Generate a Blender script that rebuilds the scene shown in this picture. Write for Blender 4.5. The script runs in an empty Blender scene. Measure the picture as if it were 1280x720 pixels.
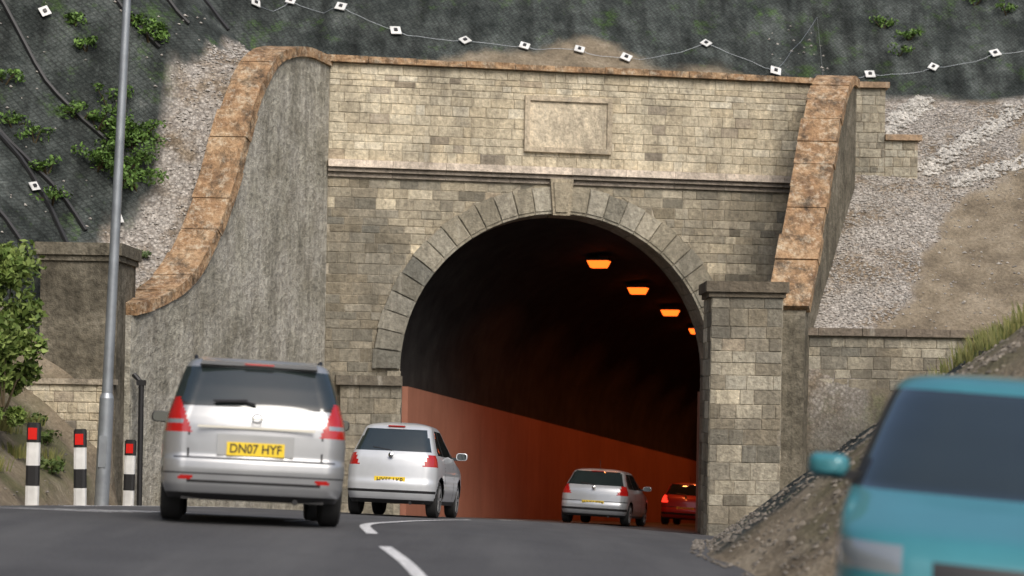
import bpy, math, random
import numpy as np
from mathutils import Vector, Matrix, noise
random.seed(7); np.random.seed(7)
R=random.random
scene=bpy.context.scene

# ------------------------------------------------------------------ helpers
def new_mat(name):
    m=bpy.data.materials.new(name); m.use_nodes=True
    nt=m.node_tree; return m,nt,nt.nodes['Principled BSDF']
def nd(nt,t,**k):
    n=nt.nodes.new(t)
    for a,b in k.items(): setattr(n,a,b)
    return n
def ramp(nt,fac,stops):
    r=nd(nt,'ShaderNodeValToRGB'); el=r.color_ramp.elements
    while len(el)<len(stops): el.new(0.5)
    for e,(p,c) in zip(el,stops):
        e.position=p; e.color=(c,c,c,1) if isinstance(c,(int,float)) else (*c,1)
    nt.links.new(fac,r.inputs[0]); return r.outputs[0]
def noise_n(nt,vec,scale,detail=6,rough=.6,dist=0):
    n=nd(nt,'ShaderNodeTexNoise'); n.inputs['Scale'].default_value=scale
    n.inputs['Detail'].default_value=detail; n.inputs['Roughness'].default_value=rough
    n.inputs['Distortion'].default_value=dist
    if vec is not None: nt.links.new(vec,n.inputs['Vector'])
    return n.outputs['Fac']
def mix(nt,a,b,fac,mode='MIX'):
    m=nd(nt,'ShaderNodeMix',data_type='RGBA',blend_type=mode)
    for s,v in ((0,fac),(6,a),(7,b)):
        if isinstance(v,(int,float)): m.inputs[s].default_value=v
        elif isinstance(v,tuple): m.inputs[s].default_value=(*v,1)
        else: nt.links.new(v,m.inputs[s])
    return m.outputs[2]
def coords(nt,scale=(1,1,1),rot=(0,0,0)):
    tc=nd(nt,'ShaderNodeTexCoord'); mp=nd(nt,'ShaderNodeMapping')
    mp.inputs['Scale'].default_value=scale; mp.inputs['Rotation'].default_value=rot
    nt.links.new(tc.outputs['Object'],mp.inputs['Vector']); return mp.outputs[0]
def bump(nt,b,h,strength,dist=.02):
    bp=nd(nt,'ShaderNodeBump'); bp.inputs['Strength'].default_value=strength
    bp.inputs['Distance'].default_value=dist
    nt.links.new(h,bp.inputs['Height']); nt.links.new(bp.outputs[0],b.inputs['Normal'])
def rough_mat(name,stops,scale=1.5,streak=0,attr=False,rough=.9,bs=.5,bscale=25,fine=.3,dist=.02,extra=None):
    m,nt,b=new_mat(name); v=coords(nt)
    col=ramp(nt,noise_n(nt,v,scale,6),stops)
    if attr:
        a=nd(nt,'ShaderNodeAttribute',attribute_name='Col')
        col=mix(nt,a.outputs['Color'],col,1.0,'MULTIPLY')
    f=noise_n(nt,v,bscale,4,.7)
    col=mix(nt,col,ramp(nt,f,[(.3,1-fine),(.7,1+fine*.4)]),1.0,'MULTIPLY')
    if streak:
        sv=coords(nt,(2.4,2.4,.3))
        col=mix(nt,col,ramp(nt,noise_n(nt,sv,1.6,5,.7),[(.32,1-streak),(.62,1.08)]),1.0,'MULTIPLY')
    if extra: col=extra(nt,col,v)
    nt.links.new(col,b.inputs['Base Color']); b.inputs['Roughness'].default_value=rough
    b.inputs['Specular IOR Level'].default_value=.25
    bump(nt,b,f,bs,dist); return m
def flat_mat(name,c,rough=.5,metal=0,coat=0,emit=0,spec=.5,var=.12):
    m,nt,b=new_mat(name); v=coords(nt)
    f=ramp(nt,noise_n(nt,v,3,3),[(.3,1-var),(.7,1+var*.3)])
    nt.links.new(mix(nt,tuple(c),f,1.0,'MULTIPLY'),b.inputs['Base Color'])
    b.inputs['Roughness'].default_value=rough; b.inputs['Metallic'].default_value=metal
    b.inputs['Coat Weight'].default_value=coat; b.inputs['Specular IOR Level'].default_value=spec
    if emit:
        b.inputs['Emission Color'].default_value=(*c,1); b.inputs['Emission Strength'].default_value=emit
    return m
def obj(name,verts,faces,mats,midx=None,smooth=False,parent=None,cols=None,attr='Col',sharp=None):
    me=bpy.data.meshes.new(name); me.from_pydata([tuple(v) for v in verts],[],faces)
    for m in (mats if isinstance(mats,(list,tuple)) else [mats]): me.materials.append(m)
    if midx is not None: me.polygons.foreach_set('material_index',midx)
    if smooth:
        me.polygons.foreach_set('use_smooth',[True]*len(me.polygons))
        if sharp: 
            try: me.set_sharp_from_angle(angle=sharp)
            except Exception: pass
    if cols is not None:
        ca=me.color_attributes.new(name=attr,type='FLOAT_COLOR',domain='CORNER')
        arr=[]
        for p,c in zip(me.polygons,cols):
            arr.extend([c[0],c[1],c[2],1.0]*p.loop_total)
        ca.data.foreach_set('color',arr)
    me.update()
    o=bpy.data.objects.new(name,me); scene.collection.objects.link(o)
    if parent: o.parent=parent
    return o
def empty(name,loc=(0,0,0)):
    e=bpy.data.objects.new(name,None); e.location=loc; scene.collection.objects.link(e); return e
CF=[(0,3,2,1),(4,5,6,7),(0,1,5,4),(1,2,6,5),(2,3,7,6),(3,0,4,7)]
class MB:
    def __init__(s): s.v=[];s.f=[];s.c=[];s.m=[]
    def hexa(s,p,col=(1,1,1),m=0):
        b=len(s.v); s.v+= [tuple(q) for q in p]
        for f in CF: s.f.append(tuple(b+i for i in f)); s.c.append(col); s.m.append(m)
    def box(s,c,d,col=(1,1,1),m=0,T=None):
        x,y,z=d[0]/2,d[1]/2,d[2]/2
        p=[Vector((c[0]+a*x,c[1]+b*y,c[2]+e*z)) for e in(-1,1) for a,b in((-1,-1),(1,-1),(1,1),(-1,1))]
        if T: p=[T@q for q in p]
        s.hexa(p,col,m)
    def face(s,p,col=(1,1,1),m=0):
        b=len(s.v); s.v+=[tuple(q) for q in p]; s.f.append(tuple(range(b,b+len(p)))); s.c.append(col); s.m.append(m)
    def tube(s,pts,r,n=8,m=0,col=(1,1,1),cap=True):
        rings=[]
        for i,p in enumerate(pts):
            p=Vector(p); a=Vector(pts[max(i-1,0)]); c=Vector(pts[min(i+1,len(pts)-1)])
            t=(c-a).normalized(); u=t.orthogonal().normalized() if i==0 else (u-t*u.dot(t)).normalized()
            w=t.cross(u); rr=r[i] if isinstance(r,(list,tuple)) else r
            b=len(s.v)
            for k in range(n):
                an=2*math.pi*k/n; s.v.append(tuple(p+u*math.cos(an)*rr+w*math.sin(an)*rr))
            rings.append(b)
        for a,b in zip(rings,rings[1:]):
            for k in range(n):
                s.f.append((a+k,a+(k+1)%n,b+(k+1)%n,b+k)); s.c.append(col); s.m.append(m)
        if cap:
            s.f.append(tuple(range(rings[0]+n-1,rings[0]-1,-1))); s.c.append(col); s.m.append(m)
            s.f.append(tuple(range(rings[-1],rings[-1]+n))); s.c.append(col); s.m.append(m)
    def lathe(s,prof,n,T,m=0,col=(1,1,1)):  # prof (x,r) about x axis
        b0=len(s.v)
        for x,r in prof:
            for k in range(n):
                a=2*math.pi*k/n; s.v.append(tuple(T@Vector((x,r*math.cos(a),r*math.sin(a)))))
        for i in range(len(prof)-1):
            for k in range(n):
                s.f.append((b0+i*n+k,b0+i*n+(k+1)%n,b0+(i+1)*n+(k+1)%n,b0+(i+1)*n+k)); s.c.append(col); s.m.append(m)
    def make(s,name,mats,smooth=False,parent=None,sharp=None):
        return obj(name,s.v,s.f,mats,s.m,smooth,parent,s.c,sharp=sharp)

def ip(x,pts): return float(np.interp(x,[p[0] for p in pts],[p[1] for p in pts]))
def sstep(a,b,x):
    t=min(1,max(0,(x-a)/(b-a))); return t*t*(3-2*t)
def catm(pts,n):
    P=[pts[0]]+list(pts)+[pts[-1]]; out=[]
    for i in range(1,len(P)-2):
        for k in range(n):
            t=k/n; o=[]
            for d in range(len(pts[0])):
                a,b,c,e=P[i-1][d],P[i][d],P[i+1][d],P[i+2][d]
                o.append(.5*((2*b)+(-a+c)*t+(2*a-5*b+4*c-e)*t*t+(-a+3*b-3*c+e)*t**3))
            out.append(tuple(o))
    out.append(tuple(pts[-1])); return out

# ------------------------------------------------------------------ site levels
PROF=catm([(-80,0),(-30,0),(0,0),(10,.0),(14,.0),(17,-.03),(20,-.2),(25,-.52),(34,-1.13),(41,-1.68),(60,-3.1),(100,-6.1),(160,-10.6)],6)
XC=[(-80,-2.4),(30,-2.4),(41,-.6),(160,33)]
def roadz(X,Y):
    q=X-ip(Y,XC)
    return ip(Y,PROF)-.03*max(-8,min(8,q))-.035*max(0,min(5,q-2.2))
ANG=math.radians(9); FD=Vector((math.cos(ANG),math.sin(ANG),0)); FN=Vector((math.sin(ANG),-math.cos(ANG),0))
FO=Vector((-4.27,40,0)); FW=11.76
def W(u,n,z): 
    p=FO+FD*u+FN*n; return Vector((p.x,p.y,z))
UC,RI,RO,ZS=5.38,3.66,4.28,1.78
AX=Vector((.282,1,-.08))
wingL=lambda Y:-4.27-.335*(40-Y)
wingR=lambda Y:7.34-.38*(41.8-Y)
PL=catm([(40,8.78),(38.7,8.75),(37.6,8.42),(36.9,7.8),(36.25,6.8),(35.65,5.5),(34.8,4.2),(34,3.4),(33,2.95),(32,2.72)],6)
PR=catm([(41.8,8.8),(41,8.72),(40,8.0),(39,6.6),(38,5.2),(37.2,4.05),(36.5,3.15)],8)
PLs=sorted(PL); PRs=sorted(PR)
XRB=[(-80,4.1),(10.5,4.1),(14,2.15),(16.7,1.85),(25,2.75),(36,5.6),(36.8,5.6)]

# ------------------------------------------------------------------ materials
def grime(nt,col,v):
    # broad damp staining, finer soot blotches, pale lime runs
    a=noise_n(nt,coords(nt,(1,1,.55)),.8,9,.82)
    col=mix(nt,col,(.13,.115,.09),ramp(nt,a,[(.49,0.0),(.64,.6)]))
    a2=noise_n(nt,coords(nt,(1,1,.8)),3.2,7,.8)
    col=mix(nt,col,(.1,.09,.075),ramp(nt,a2,[(.55,0.0),(.68,.45)]))
    b=noise_n(nt,coords(nt,(3.2,3.2,.3)),1.3,6,.7)
    col=mix(nt,col,(.58,.55,.47),ramp(nt,b,[(.58,0.0),(.74,.4)]))
    return col
M_stone=rough_mat('weathered_blockstone',[(.3,.72),(.5,1.0),(.75,1.12)],scale=.8,streak=.22,attr=True,bs=1,bscale=11,fine=.4,dist=.035,extra=grime)
M_mortar=rough_mat('mortar',[(.3,(.3,.265,.2)),(.7,(.46,.41,.325))],scale=1.2,streak=.2,extra=grime)
def lichen(nt,col,v):
    f=noise_n(nt,v,5.5,8,.8)
    col=mix(nt,col,(.5,.45,.35),ramp(nt,f,[(.51,0.0),(.63,.8)]))
    g=noise_n(nt,coords(nt,(1,1,.7)),2.4,9,.8)
    return mix(nt,col,(.06,.048,.036),ramp(nt,g,[(.48,0.0),(.62,.85)]))
M_coping=rough_mat('brown_sandstone_coping',[(.3,(.22,.13,.075)),(.46,(.39,.24,.13)),(.6,(.5,.33,.19)),(.78,(.54,.42,.28))],scale=2.6,bs=1,bscale=11,fine=.5,dist=.05,extra=lichen)
def blot(nt,col,v):
    g=noise_n(nt,coords(nt,(1,1,.8)),1.9,9,.8)
    col=mix(nt,col,(.12,.105,.08),ramp(nt,g,[(.5,0.0),(.68,.65)]))
    h=noise_n(nt,v,.5,5,.7)
    return mix(nt,col,(.2,.18,.13),ramp(nt,h,[(.52,0.0),(.7,.5)]))
M_render=rough_mat('stained_render',[(.25,(.27,.255,.205)),(.42,(.4,.38,.315)),(.6,(.5,.475,.41)),(.8,(.57,.545,.48))],scale=1.3,streak=.34,bs=1,bscale=8,fine=.5,dist=.06,extra=blot)
M_pier=rough_mat('dark_weathered_render',[(.25,(.08,.07,.05)),(.5,(.18,.16,.12)),(.75,(.3,.27,.21))],scale=1.5,streak=.4,bs=.9,bscale=9,fine=.5,dist=.05)
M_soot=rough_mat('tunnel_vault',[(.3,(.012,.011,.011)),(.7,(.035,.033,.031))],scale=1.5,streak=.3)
M_lining=rough_mat('painted_tunnel_lining',[(.3,(.27,.115,.075)),(.7,(.34,.15,.1))],scale=.5,streak=.08,rough=.75,fine=.06,bs=.05)
def dirt(nt,col,v):
    a=noise_n(nt,coords(nt,(1.3,.12,1)),1.0,5,.6)
    col=mix(nt,col,(.12,.12,.12),ramp(nt,a,[(.45,0.0),(.7,.6)]))
    b=noise_n(nt,v,.35,6,.7)
    return mix(nt,col,(.05,.05,.053),ramp(nt,b,[(.5,0.0),(.65,.5)]))
M_asph=rough_mat('asphalt',[(.3,(.07,.07,.074)),(.7,(.1,.1,.104))],scale=.7,bs=.35,bscale=45,fine=.4,rough=.85,dist=.006,extra=dirt)
M_line=rough_mat('road_paint',[(.3,.5),(.6,.78)],scale=8,fine=.4,bscale=30,rough=.7,bs=.1)
M_leaf=rough_mat('leaves',[(.3,.7),(.7,1.1)],scale=4,attr=True,fine=.2,rough=.6,bs=.1)
M_rock=rough_mat('pale_rock',[(.3,.75),(.7,1.05)],scale=5,attr=True,fine=.3)
M_galv=flat_mat('galvanised_steel',(.36,.39,.42),rough=.45,metal=.55,var=.25)
M_blk=flat_mat('black_plastic',(.016,.016,.017),rough=.5)
M_rub=flat_mat('tyre_rubber',(.018,.018,.018),rough=.85)
M_white=flat_mat('white_plastic',(.72,.72,.7),rough=.5,var=.3)
M_red=flat_mat('red_reflector',(.65,.02,.015),rough=.25)
M_glass=flat_mat('dark_car_glass',(.02,.028,.028),rough=.06,spec=.9,coat=.6)
M_lampr=flat_mat('red_tail_lamp',(.42,.012,.01),rough=.15,coat=1)
M_lampon=flat_mat('lit_tail_lamp',(.9,.03,.015),rough=.2,emit=2.2)
M_clear=flat_mat('clear_lamp',(.3,.33,.35),rough=.1,coat=1,metal=.3)
M_plate=flat_mat('yellow_plate',(.85,.6,.03),rough=.4,var=.03)
M_chrome=flat_mat('chrome',(.7,.7,.7),rough=.12,metal=1,var=.02)
M_wheel=flat_mat('alloy',(.42,.43,.44),rough=.35,metal=.7)
def paint(name,c,metal=.5): return flat_mat(name,c,rough=.36,metal=metal,coat=.7,var=.08)

# ------------------------------------------------------------------ terrain
def terrain(X,Y):
    """returns z, net, gravel, grass"""
    Yf=40+(min(max(X,-4.27),7.34)+4.27)*.1584
    v=Y-Yf
    if Y<=30: xl=-6.9
    elif Y<=32: xl=-6.9+(wingL(32)-.4+6.9)*(Y-30)/2
    else: xl=wingL(min(Y,40))-.4
    xr=ip(Y,XRB) if Y<36.8 else wingR(min(Y,41.8))+.45
    nz=noise.noise(Vector((X*.45,Y*.45,3))); n2=noise.noise(Vector((X*1.7,Y*1.7,9))); n3=noise.noise(Vector((X*.12,Y*.12,1)))
    if xl<X<xr and v<.35:
        return roadz(X,Y)-.05,0,0,0
    net=gr=gs=0
    if X<=xl:
        d=xl-X
        base=ip(Y,[(-80,.1),(18,.0),(23,-.25),(27,-.35),(30.3,-.3),(31.2,.8),(32,2.35)]) if Y<32 else ip(Y,PLs)-.3
        g=.2*min(d,1.3)+1.12*max(0,d-1.3)
        lo=.85*min(d,1.0)+.75*max(0,d-1.0)+.9*max(0,d-3.0)
        k=sstep(30.6,33,Y); g=g*k+lo*(1-k)
        z=base+g+1.15*max(0,v-1.4)*sstep(0,2,v+1)
        if d>.2: z+=(.16*nz+.06*n2)*min(1,d)
        edge=1.3+.5*nz+.3*n2
        if Y>31.5: net=sstep(edge-.12,edge+.12,d) if v<1.5 else 1; gr=1
        else: net=sstep(3.2,3.5,d+nz*.4); gs=.6*sstep(.0,.3,nz+n2*.3)
    elif X<xr:
        z=8.45+1.15*max(0,v-1.3)+(.15*nz+.08*n2)*sstep(.6,1.6,v)
        e=2.0+.7*nz+.6*math.sin(X*.5+1); net=sstep(e-.1,e+.1,v)
    else:
        d=X-xr
        if Y<36.8:
            z=roadz(xr,Y)-.05+.72*min(d,3.9)+.22*max(0,d-3.9)+(.14*nz+.05*n2)*min(1,d)
            t=16.2+1.35*min(d,3.5)+nz*1.2
            net=sstep(t-.3,t+.3,Y) if d>.12 else 0; gs=.8*sstep(3.4,4.2,d+nz)
            if gs>.4: net*=1-gs
            if gs<.3: gs=.4*sstep(-.3,.4,n2+nz)
            if d<.5: gs=0
        else:
            z=2.5+.78*(min(Y,45.6)-37)+1.25*max(0,Y-45.6)+.12*max(0,X-12)+.12*nz+.05*n2
            net=sstep(45.2,45.5,Y+nz*.5); b=7.5+.75*(Y-37)+nz*.7+n2*.3
            gr=1-sstep(b-.15,b+.15,X)
    cap=22+3*n3
    if z>cap-3:
        z=cap-3+3*math.tanh((z-cap+3)/3); 
    if z>18.5: k=sstep(18.5,19.5,z+nz); net*=1-k; gs=max(gs,k); gr*=1-k
    return z,net,gr,gs
def th(X,Y): return terrain(X,Y)[0]
def axis_c(lo,hi,step,far,grow=1.25):
    a=list(np.arange(lo,hi+1e-6,step)); s=step
    while a[-1]<far: s*=grow; a.append(a[-1]+s)
    s=step
    while a[0]>-far: s*=grow; a.insert(0,a[0]-s)
    return a
xs=axis_c(-16,18,.2,900); ys=axis_c(8,52,.2,900)
V=[];Z=[]
for y in ys:
    for x in xs:
        t=terrain(x,y); V.append((x,y,t[0])); Z.append(t[1:])
nx=len(xs)
F=[]
for j in range(len(ys)-1):
    for i in range(nx-1):
        q=(j*nx+i,j*nx+i+1,(j+1)*nx+i+1,(j+1)*nx+i)
        zz=[V[k][2] for k in q]; X,Y=xs[i]+.1,ys[j]+.1
        if -4.6<X<8.0 and 39<Y<43.5 and max(zz)-min(zz)>4: continue   # portal opening: the wall stands here
        F.append(q)
me=bpy.data.meshes.new('hillside'); me.from_pydata(V,[],F)
ca=me.color_attributes.new(name='Zone',type='FLOAT_COLOR',domain='POINT')
ca.data.foreach_set('color',[c for z in Z for c in (z[0],z[1],z[2],1.0)])
me.polygons.foreach_set('use_smooth',[True]*len(F))
m,nt,b=new_mat('hillside_ground'); v=coords(nt)
at=nd(nt,'ShaderNodeAttribute',attribute_name='Zone'); sep=nd(nt,'ShaderNodeSeparateColor'); nt.links.new(at.outputs['Color'],sep.inputs[0])
nf=noise_n(nt,v,14,4,.7)
soil=ramp(nt,noise_n(nt,v,1.3,7,.65),[(.3,(.13,.105,.075)),(.5,(.25,.205,.145)),(.72,(.37,.315,.235))])
soil=mix(nt,soil,ramp(nt,nf,[(.3,.65),(.7,1.15)]),1.0,'MULTIPLY')
vo=nd(nt,'ShaderNodeTexVoronoi'); vo.inputs['Scale'].default_value=17; nt.links.new(v,vo.inputs['Vector'])
sv=nd(nt,'ShaderNodeSeparateColor'); nt.links.new(vo.outputs['Color'],sv.inputs[0])
grav=ramp(nt,sv.outputs[0],[(0,(.28,.25,.22)),(.4,(.4,.365,.325)),(1,(.56,.52,.47))])
grav=mix(nt,grav,ramp(nt,vo.outputs['Distance'],[(.2,1.1),(.75,.6)]),1.0,'MULTIPLY')
grav=mix(nt,grav,ramp(nt,noise_n(nt,v,.9,6,.7),[(.4,(.6,.52,.42)),(.55,(1,1,1))]),1.0,'MULTIPLY')
grass=ramp(nt,noise_n(nt,v,3,6,.7),[(.3,(.04,.05,.015)),(.55,(.08,.1,.03)),(.75,(.16,.14,.06))])
# netting: dark polymer mesh pinned over soil
nb=ramp(nt,noise_n(nt,v,1.0,8,.78),[(.3,(.014,.018,.017)),(.46,(.04,.047,.044)),(.62,(.085,.096,.09)),(.8,(.19,.195,.18))])
nb=mix(nt,nb,(.06,.11,.027),ramp(nt,noise_n(nt,v,.8,8,.8),[(.55,0.0),(.64,.75)]))
fold=noise_n(nt,coords(nt,(1.6,.3,.3),(0,0,.35)),1.4,5,.6)
nb=mix(nt,nb,ramp(nt,fold,[(.35,.55),(.55,1.1),(.7,1.5)]),1.0,'MULTIPLY')
def wave(rot):
    w=nd(nt,'ShaderNodeTexWave',wave_type='BANDS',bands_direction='X'); w.inputs['Scale'].default_value=4.2
    w.inputs['Distortion'].default_value=.8; w.inputs['Detail'].default_value=1; w.inputs['Detail Scale'].default_value=.6
    nt.links.new(coords(nt,(1,1,1),rot),w.inputs['Vector']); return w.outputs['Fac']
w1=wave((0,math.radians(45),.3)); w2=wave((0,math.radians(-45),.3))
mx=nd(nt,'ShaderNodeMath',operation='MAXIMUM'); nt.links.new(w1,mx.inputs[0]); nt.links.new(w2,mx.inputs[1])
nb=mix(nt,nb,ramp(nt,mx.outputs[0],[(.75,1.12),(.97,.72)]),1.0,'MULTIPLY')
nb=mix(nt,nb,ramp(nt,nf,[(.3,.6),(.7,1.3)]),1.0,'MULTIPLY')
c=mix(nt,soil,grav,sep.outputs[1]); c=mix(nt,c,grass,sep.outputs[2]); c=mix(nt,c,nb,sep.outputs[0])
nt.links.new(c,b.inputs['Base Color']); b.inputs['Roughness'].default_value=.92; b.inputs['Specular IOR Level'].default_value=.2
bump(nt,b,nf,.8,.08)
me.materials.append(m); me.update()
hill=bpy.data.objects.new('hillside',me); scene.collection.objects.link(hill)

# ------------------------------------------------------------------ road
LE=[(-80,-5.9),(31,-5.9),(36,-5.0),(40.2,-2.75),(160,-2.75+.282*119.8)]
RE=[(-80,4.2),(10.5,4.2),(14,2.4),(16.7,2.0),(25,3.0),(36,4.5),(41.4,4.8),(160,4.8+.282*118.6)]
V=[];F=[];yy=list(np.arange(-80,130,.5)); nc=14
for y in yy:
    l,r=ip(y,LE),ip(y,RE)
    for i in range(nc+1):
        x=l+(r-l)*i/nc; V.append((x,y,roadz(x,y)))
for j in range(len(yy)-1):
    for i in range(nc): a=j*(nc+1)+i; F.append((a,a+1,a+nc+2,a+nc+1))
obj('road',V,F,M_asph,smooth=True)
def strip(pts,w,mb):
    pts=catm(pts,10) if len(pts)>2 else [tuple(np.array(pts[0])+(np.array(pts[1])-np.array(pts[0]))*k/8) for k in range(9)]
    prev=None
    for i,p in enumerate(pts):
        a=pts[max(i-1,0)]; c=pts[min(i+1,len(pts)-1)]
        t=Vector((c[0]-a[0],c[1]-a[1],0)).normalized(); n=Vector((t.y,-t.x,0))*w/2
        q=[Vector((p[0],p[1],0))-n,Vector((p[0],p[1],0))+n]
        q=[Vector((k.x,k.y,roadz(k.x,k.y)+.007)) for k in q]
        if prev: mb.face([prev[0],prev[1],q[1],q[0]])
        prev=q
mb=MB()
for s in ([(-.05,9.2),(-.3,10.8),(-.42,11.3)],[(-.61,12.5),(-.82,13.8),(-1.06,15.0)],[(-1.28,16.4),(-1.48,18),(-1.55,20),(-1.42,22),(-1.25,25),(-1.0,28),(-.7,30.5)],
          [(-.2,33),(.3,35)],[(.7,37.5),(1.1,39.5)],[(2.0,43.5),(2.6,45.5)]): strip(s,.11,mb)
strip([(-2.35,18.6),(-2.3,20.5)],.12,mb)
for k in range(5): strip([(-5.6+k*.25,18.6+k*.55),(-4.3+k*.1,19.0+k*.6)],.16,mb)
strip([(-5.75,10),(-5.75,18.2)],.1,mb)
strip([(-5.6,22),(-5.6,30),(-4.9,35)],.1,mb)
mb.make('road_markings',M_line)

# ------------------------------------------------------------------ portal
portal=empty('tunnel_portal')
def arch_e(z,r):
    if z<=ZS: return r
    return math.sqrt(max(0,r*r-(z-ZS)**2))
def pal(kind):
    r=R()
    if kind=='cream':
        b=(.67,.59,.435) if r<.6 else (.6,.52,.375) if r<.86 else (.74,.67,.52) if r<.93 else (.47,.4,.3) if r<.975 else (.3,.26,.2)
    elif kind=='mid':
        b=(.42,.37,.275) if r<.55 else (.355,.315,.235) if r<.85 else (.5,.445,.34) if r<.95 else (.25,.225,.17)
    elif kind=='dark':
        b=(.28,.25,.19) if r<.5 else (.22,.2,.155) if r<.8 else (.34,.305,.235)
    else: b=(.45,.41,.32) if r<.6 else (.38,.345,.265) if r<.9 else (.28,.255,.2)
    k=.95+.1*R(); h=(R()-.5)*.02
    return (b[0]*k+h,b[1]*k,b[2]*k-h)
def blocks(mb,Wf,u0,u1,z0,z1,kind,ch=.22,ml=.42,clip=None,proud=.014,topf=None):
    n=max(1,round((z1-z0)/ch)); hs=[.7+.6*R() for _ in range(n)]; sc=(z1-z0)/sum(hs); z=z0
    for k in range(n):
        h=hs[k]*sc; za=z+.0035; zb=z+h-.0035; z+=h
        u=u0-R()*.35
        while u<u1:
            l=ml*(.5+1.0*R()); a=max(u,u0); bb=min(u+l,u1); u+=l
            if bb-a<.06: continue
            a+=.0035; bb-=.0035
            parts=[(a,bb,a,bb)]
            if clip:
                parts=[]
                ea,eb=clip(za),clip(zb)
                if a<UC:
                    lo,hi=min(bb,UC-ea),min(bb,UC-eb)
                    if lo-a>.02 or hi-a>.02: parts.append((a,max(lo,a+.002),a,max(hi,a+.002)))
                if bb>UC:
                    lo,hi=max(a,UC+ea),max(a,UC+eb)
                    if bb-lo>.02 or bb-hi>.02: parts.append((min(lo,bb-.002),bb,min(hi,bb-.002),bb))
            kd=kind(( a+bb)/2,(za+zb)/2) if callable(kind) else kind
            c=pal(kd); pr=proud+(R()-.5)*.013
            for (l0,l1,h0,h1) in parts:
                e=lambda:.004+.014*R()
                mb.hexa([Wf(l0,0,za),Wf(l1,0,za),Wf(l1-e(),pr,za+e()),Wf(l0+e(),pr,za+e()),
                         Wf(h0,0,zb),Wf(h1,0,zb),Wf(h1-e(),pr,zb-e()),Wf(h0+e(),pr,zb-e())],c)
# backing wall with opening
mb=MB()
us=[0,.6,1.2,UC-RI]+[UC-RI*math.cos(a) for a in np.linspace(0,math.pi,49)[1:-1]]+[UC+RI,10,10.8,FW]
def zb_(u): 
    return ZS+math.sqrt(max(0,RI*RI-(u-UC)**2))
for a,c in zip(us,us[1:]):
    mid=(a+c)/2
    ins=abs(mid-UC)<RI
    za,zc=(zb_(a),zb_(c)) if ins else (-3,-3)
    mb.face([W(a,0,za),W(c,0,zc),W(c,0,8.75),W(a,0,8.75)])
    mb.face([W(a,-.9,za),W(c,-.9,zc),W(c,-.9,8.75),W(a,-.9,8.75)])
mb.face([W(0,0,-3),W(0,-.9,-3),W(0,-.9,8.75),W(0,0,8.75)]); mb.face([W(FW,0,-3),W(FW,-.9,-3),W(FW,-.9,8.75),W(FW,0,8.75)])
mb.make('mortar_core',M_mortar,parent=portal)
mb=MB()
def kd(u,z):
    # weathering: damp lower left, patchy stains
    n=noise.noise(Vector((u*.5,z*.6,5)))
    if u<3.0 and z<5.4-u*.8+n*2: return 'dark'
    if R()<.07+max(0,n)*.6: return 'dark'
    if R()<.1: return 'cream'
    return 'mid'
blocks(mb,W,0,FW,-2.4,6.1,kd,clip=lambda z:arch_e(z,RO) if z>ZS else RI+.02)
blocks(mb,W,0,FW,6.52,8.72,'cream',ch=.2,ml=.4)
mb.make('blockwork',M_stone,parent=portal)
# voussoirs
mb=MB(); nv=29
for i in range(nv):
    a0=math.pi*i/nv; a1=math.pi*(i+1)/nv; g=.0016
    if i==nv//2: continue
    def P(a,r,n): return W(UC-r*math.cos(a),n,ZS+r*math.sin(a))
    c=pal('mid' if i>5 else 'dark'); c=(c[0]*.9,c[1]*.93,c[2]*.97)
    ro=RO+(.0 if i%2 else .03)+(R()-.5)*.02; pr=.10+(R()-.5)*.02
    mb.hexa([P(a0+g,RI,-.85),P(a1-g,RI,-.85),P(a1-g,RI+.01,pr),P(a0+g,RI+.01,pr),P(a0+g,ro,-.1),P(a1-g,ro,-.1),P(a1-g,ro,pr),P(a0+g,ro,pr)],c)
    mb.hexa([P(a0+g*3,RI+.07,0),P(a1-g*3,RI+.07,0),P(a1-g*3,RI+.08,pr+.025),P(a0+g*3,RI+.08,pr+.025),P(a0+g*3,ro-.09,0),P(a1-g*3,ro-.09,0),P(a1-g*3,ro-.09,pr+.025),P(a0+g*3,ro-.09,pr+.025)],c)
mb.make('arch_voussoirs',M_stone,parent=portal)
mb=MB()
def keyst(w0,w1,z0,z1,pr,c):
    mb.hexa([W(UC-w0,-.5,z0),W(UC+w0,-.5,z0),W(UC+w0,pr,z0),W(UC-w0,pr,z0),W(UC-w1,-.1,z1),W(UC+w1,-.1,z1),W(UC+w1,pr,z1),W(UC-w1,pr,z1)],c)
keyst(.2,.27,ZS+RI-.04,ZS+RO+.18,.2,(.42,.36,.26)); keyst(.14,.2,ZS+RI+.03,ZS+RO+.1,.235,(.38,.33,.24))
mb.make('keystone',M_stone,parent=portal)
# string course, coping, plaque
mb=MB()
u=0.0
while u<FW-.01:
    l=min(1.0+R()*.5,FW-u); k=.9+.2*R()
    for (za,zb,p) in ((6.13,6.24,.07),(6.243,6.34,.14),(6.343,6.51,.2)):
        kk=k*(1 if za>6.3 else .45)
        mb.hexa([W(u,0,za),W(u+l-.008,0,za),W(u+l-.008,p,za),W(u,p,za),W(u,0,zb),W(u+l-.008,0,zb),W(u+l-.008,p-.02,zb),W(u,p-.02,zb)],(.7*kk,.6*kk,.49*kk))
    u+=l
mb.make('string_course',M_stone,parent=portal)
mb=MB(); u=-.1
while u<FW-.1:
    l=min(.9+R()*.3,FW-.1-u); zt=8.87+(R()-.5)*.03
    mb.hexa([W(u,-1.0,8.73),W(u+l-.012,-1.0,8.73),W(u+l-.012,.13,8.73),W(u,.13,8.73),W(u,-1.0,zt+.03),W(u+l-.012,-1.0,zt+.03),W(u+l-.012,.11,zt),W(u,.11,zt)])
    u+=l
mb.make('parapet_coping',M_coping,parent=portal)
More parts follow.
